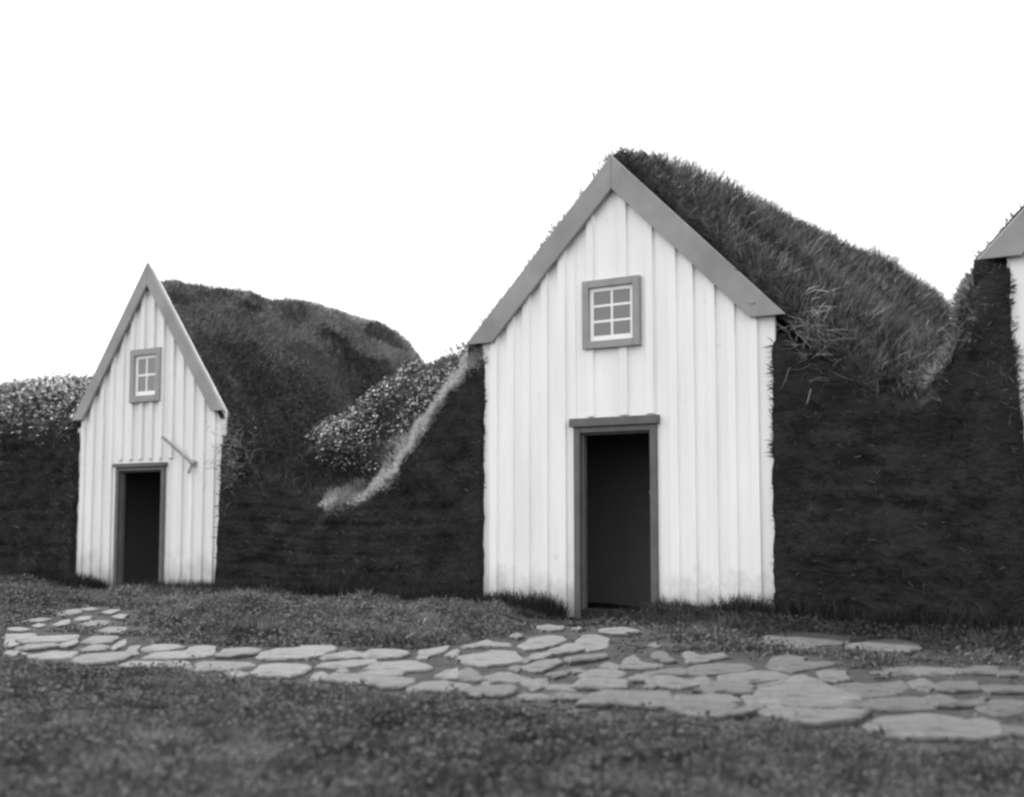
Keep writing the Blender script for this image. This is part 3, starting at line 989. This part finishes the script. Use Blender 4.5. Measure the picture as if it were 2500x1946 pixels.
# ------------------------------------------------------------------ grass and weeds
def ground_grass(name, label, n, xr, yr, L, W, dens=None, tintf=None, clear=True, cat='grass'):
    x = RNG.uniform(xr[0], xr[1], n); y = RNG.uniform(yr[0], yr[1], n)
    k = ~on_stone(x, y)
    if dens is not None:
        k &= RNG.random(n) < dens(x, y)
    x, y = x[k], y[k]
    n = len(x)
    b = np.stack([x, y, gz(x, y)], 1)
    d = np.stack([RNG.normal(0, .6, n), RNG.normal(0, .6, n), np.ones(n)], 1)
    cl = fbm(x * 4.2, y * 5.2, 55, 3)
    cl = np.clip(.5 + (cl - .5) * 1.8, 0, 1)
    ln = L * (0.45 + 0.8 * RNG.random(n)) * (0.45 + 1.1 * cl)
    sd = stone_dist(x, y)
    ln *= 0.35 + 0.65 * sstep(0.05, 0.4, sd)
    t = np.clip(0.16 + 0.35 * RNG.random(n) ** 2 + 1.1 * (fbm(x * 1.3 + 3, y * 1.7, 91, 3) - .45) + 1.3 * (fbm(x * 7.5 + 3, y * 9.5, 191, 2) - .5) + 0.25 * (RNG.random(n) > .93), 0, 1)
    o = blades(name, b, d, ln, W * (0.6 + .8 * RNG.random(n)), t, M['grass'])
    tag(o, label, cat)
    return o


def dens_path(x, y):
    return 0.45 + 0.55 * sstep(0.06, 0.30, stone_dist(x, y))


ground_grass('lawn_grass', 'short grass of the lawn in front of the stone path', 270000, (-13.0, 2.0), (1.6, 5.7), 0.062, 0.007, dens_path)
ground_grass('bank_grass', 'rough tufted grass between the stone path and the houses', 190000, (-19, 1.5), (5.3, 10.95), 0.080, 0.009,
             lambda x, y: dens_path(x, y) * (1 - .97 * np.exp(-((x + 6.62) / .8) ** 4) * sstep(8.9, 9.3, y)) * (1 - .97 * np.exp(-((x + 13.45) / .85) ** 4) * sstep(9.2, 9.6, y)))
for nm, lb, n, xr, yr, sz in (('lawn_clover', 'low clover and moss leaves through the lawn in front of the path', 120000, (-13.0, 2.0), (1.6, 5.7), .022),
                              ('bank_clover', 'low broad-leaved growth through the rough grass by the houses', 80000, (-17, 1.0), (5.4, 10.6), .030)):
    x = RNG.uniform(xr[0], xr[1], n); y = RNG.uniform(yr[0], yr[1], n)
    q = fbm(x * 5.5, y * 7.0, 301, 2)
    k = (~on_stone(x, y)) & (q + .25 * RNG.random(n) > .56) & (stone_dist(x, y) > .09)
    k &= ~((y > 9.0) & ((np.abs(x + 6.62) < .8) | (np.abs(x + 13.45) < .85)))
    x, y, q = x[k], y[k], q[k]
    m_n = len(x)
    bb = np.stack([x, y, gz(x, y) + .012 + .05 * RNG.random(m_n) * q * 1.6], 1)
    o = leaves(nm, bb, np.tile(np.array((0, 0, 1.0)), (m_n, 1)), sz * (.6 + .8 * RNG.random(m_n)), np.clip(.1 + .7 * RNG.random(m_n) ** 1.5, 0, 1), M['clover'], None, .8)
    tag(o, lb, 'ground cover')
# taller grass against the foot of the walls, tinted darker to carry their shade
n = 60000
x = RNG.uniform(-19, 1.5, n); y = D - 0.03 - np.abs(RNG.normal(0, .16, n)) - .06
dd = np.minimum(np.abs(x + 6.72) / .5, np.abs(x + 13.94) / .5)
k = (fbm(x * 2.3, y * 0 + 1, 66, 3) + .3 > RNG.random(n) * .9) & (dd > 1)
x, y = x[k], y[k]
n = len(x)
b = np.stack([x, y, gz(x, y)], 1)
o = blades('foot_grass', b, np.stack([RNG.normal(0, .22, n), RNG.normal(-.1, .2, n), np.ones(n)], 1),
           (0.10 + .20 * RNG.random(n)) * (0.55 + 0.9 * fbm(x * 3.6, y * 0, 67, 3)), 0.006 + .006 * RNG.random(n), np.clip(RNG.random(n) ** 2 * .2, 0, 1), M['grass'])
tag(o, 'taller grass growing against the foot of the white gables, shade put into its tint', 'grass')


def turf_grass(parent, P, n, L, W, weight, up=0.6, jitter=.35, tint=(0.05, .5), name='turf_grass', clump=2.0, seed=5):
    pts, nr = sample_grid(P, n, weight)
    nr = np.where(nr[:, 2:3] < -.2, -nr, nr)
    nr[:, 1] = np.where((np.abs(nr[:, 2]) < .35) & (nr[:, 1] > 0), -nr[:, 1], nr[:, 1])
    m = len(pts)
    d = nr * (1 - up) + np.array((0, 0, up)) + RNG.normal(0, jitter, (m, 3))
    cl = fbm(pts[:, 0] * clump + pts[:, 2], pts[:, 1] * clump, seed, 3)
    ln = L * (.4 + .9 * RNG.random(m)) * (.4 + 1.2 * cl)
    t = np.clip(tint[0] + tint[1] * RNG.random(m) ** 2 + .6 * (fbm(pts[:, 0] * 1.2 + 7 + pts[:, 2] * .7, pts[:, 1] * 1.2, seed + 9, 3) - .45), 0, 1)
    o = blades(name, pts, d, ln, W * (.6 + .8 * RNG.random(m)), t, M['roofgrass'])
    o.parent = parent
    return o


def fix_parent(o, root):
    o.parent = root
    o.matrix_parent_inverse = Matrix.Translation((-root.location.x, -root.location.y, -root.location.z))


near_top = lambda c, N: (np.abs(N[..., 2]) > .35) * np.where(c[..., 1] < 18, 1.0, .15)
pt = turf_grass(None, PR1, 26000, 0.09, 0.009, lambda c, N: (c[..., 0] > -13.95) * sstep(.50, .68, fbm(c[..., 0] * 3.6 + 4, c[..., 1] * 1.5, 781, 3)) * sstep(-12.7, -13.6, c[..., 0]), up=.3, jitter=.45, tint=(.5, .5), name='dry_patches', seed=24)
fix_parent(pt, H1)
o = turf_grass(None, PR2, 28000, 0.27, 0.006, lambda c, N: np.where(c[..., 0] > -7.0, 1.0, .2) * np.where(np.abs(c[..., 0] + 6.715) < .35, 2.2, 1.0) * (fbm(c[..., 0] * 1.5, c[..., 1] * 1.5, 881, 3) > .45), up=.7, jitter=.5, tint=(-.05, .5), name='tall_roof_grass', seed=13)
fix_parent(o, H2)
o = turf_grass(None, PR2, 85000, 0.13, 0.009, lambda c, N: np.where(c[..., 0] > -6.9, 1.0, .35), up=.55, jitter=.5, tint=(-.1, .40), name='roof_grass', seed=12)
fix_parent(o, H2)
o = turf_grass(None, PR1, 80000, 0.095, 0.008, lambda c, N: np.where(c[..., 0] > -14.0, 1.0, .3), up=.3, jitter=.45, tint=(.03, .4), name='roof_grass', seed=22)
fix_parent(o, H1)
o = turf_grass(None, PR3, 18000, 0.14, 0.010, lambda c, N: np.where(c[..., 0] < -1.2, 1.0, .3), up=.55, jitter=.3, name='roof_grass', seed=32)
fix_parent(o, H3)
# pale dry grass on the shoulders of the walls, sparse growth on their faces
def band(rows, xmin, w0, wk):
    def f(c, N):
        z0 = interp_profile(rows, c[..., 0], np.full(c.shape[:2], D))
        t = (c[..., 2] - z0) / np.maximum(w0 + wk * (c[..., 0] - xmin), .02)
        fe = np.clip(1.05 - t, 0, 1) * sstep(-.25, 0.0, t) * (.25 + 1.3 * sstep(.35, .6, fbm(c[..., 0] * 6, c[..., 2] * 6, 333, 2)))
        return fe * (c[..., 0] > xmin) * (c[..., 1] > D - .04) * (c[..., 1] < 12.5)
    return f


turf_grass(wall_mid, P_mid, 42000, 0.10, 0.009, band(MID_ROWS, -10.85, .16, .42), up=.35, jitter=.5, tint=(.55, .6), name='shoulder_grass', seed=42)
turf_grass(wall_mid, P_mid, 45000, 0.09, 0.011, lambda c, N: (c[..., 1] < 17) * np.where(c[..., 1] < D + .12, .15, 1.0), up=.4, jitter=.45, tint=(.0, .35), name='wall_grass', seed=52)
turf_grass(wall_right, P_right, 6500, 0.09, 0.009, band(RIGHT_ROWS, -3.95, .30, .25), up=.45, jitter=.5, tint=(.12, .5), name='shoulder_grass', seed=62)
turf_grass(wall_right, P_right, 26000, 0.09, 0.011, lambda c, N: (c[..., 1] < 16) * np.where(c[..., 1] < D + .1, .12, 1.0), up=.4, jitter=.45, tint=(.0, .3), name='wall_grass', seed=72)
turf_grass(wall_left, P_left, 40000, 0.12, 0.012, lambda c, N: ((c[..., 1] < 17) & (c[..., 0] > -22)) * np.where(c[..., 1] < D + .12, .2, 1.0), up=.5, jitter=.4, tint=(.0, .4), name='wall_grass', seed=82)
turf_grass(wall_far, P_far, 12000, 0.10, 0.012, lambda c, N: (c[..., 1] < 17) * 1.0, up=.4, jitter=.4, tint=(.0, .4), name='wall_grass', seed=92)


def weeds(parent, P, n, weight, size, hgt, seed, name='weed_leaves', thr=.45):
    pts, nr = sample_grid(P, n, weight)
    nr = np.where(nr[:, 2:3] < 0, -nr, nr)
    cl = fbm(pts[:, 0] * 1.7 + pts[:, 2] * .5, pts[:, 1] * 1.7, seed, 3)
    k = cl + .18 * RNG.random(len(pts)) > thr
    pts, nr, cl = pts[k], nr[k], cl[k]
    m = len(pts)
    pts = pts + nr * (RNG.random(m) ** .7 * hgt * (cl / .5))[:, None] + np.array((0, 0, 1)) * (RNG.random(m) * hgt * .6)[:, None]
    t = np.clip(.08 + .3 * RNG.random(m) + .6 * RNG.random(m) ** 6, 0, 1)
    return leaves(name, pts, nr * .5 + np.array((0, 0, .8)), size * (.5 + RNG.random(m)), t, M['leaf'], parent)


weeds(wall_mid, P_mid, 26000, lambda c, N: ((c[..., 1] > np.interp(c[..., 0], (-12.2, -11.2, -10.2, -9.6), (12.2, 11.55, 11.5, 11.8))) & (c[..., 1] < 15) & (c[..., 0] < -9.0) & (np.abs(N[..., 2]) > .2)) * 1.0, .042, .12, 7, thr=.535)
weeds(wall_left, P_left, 30000, lambda c, N: ((c[..., 1] < 15) & (c[..., 0] > -22) & (c[..., 2] > 1.3)) * np.where(c[..., 1] > 11.2, 1.0, .45 * sstep(1.3, 2.2, c[..., 2])), .050, .18, 17, thr=.45)


o = weeds(None, PR1, 9000, lambda c, N: ((c[..., 0] > -13.2) & (c[..., 1] > 12.0)) * sstep(-13.3, -12.3, c[..., 0]), .04, .08, 27, thr=.52)
fix_parent(o, H1)


# loose tufts hanging from the walls beside the gables
def tuft(label, x, y, z, n, L, out, spread=.2, tint=(.3, .6)):
    root = empty('grass_tuft', (x, y, z))
    tag(root, label, 'plant')
    b = np.stack([RNG.normal(0, spread * .35, n), RNG.normal(0, .05, n), RNG.normal(0, spread * .5, n)], 1)
    d = np.stack([RNG.normal(out[0], .5, n), RNG.normal(out[1], .35, n), RNG.normal(out[2], .6, n)], 1)
    t = np.clip(tint[0] + tint[1] * RNG.random(n), 0, 1)
    o = blades('blades', b, d, L * (.4 + RNG.random(n)), .004 + .005 * RNG.random(n), t, M['roofgrass'], root, bend=.6)
    return root


tx, tz = on_front(545, 1095)
tuft('pale tuft of grass hanging from turf beside the edge of the small gable', tx + .22, D - .10, tz - .12, 300, .15, (.6, -.5, -.2), .45)
tx, tz = on_front(1965, 790)
tuft('dry straggling tuft on the turf just below the tall gable\'s eave', tx + .10, D - .04, tz - .12, 110, .24, (.2, -.6, -.1), .35, (.35, .6))
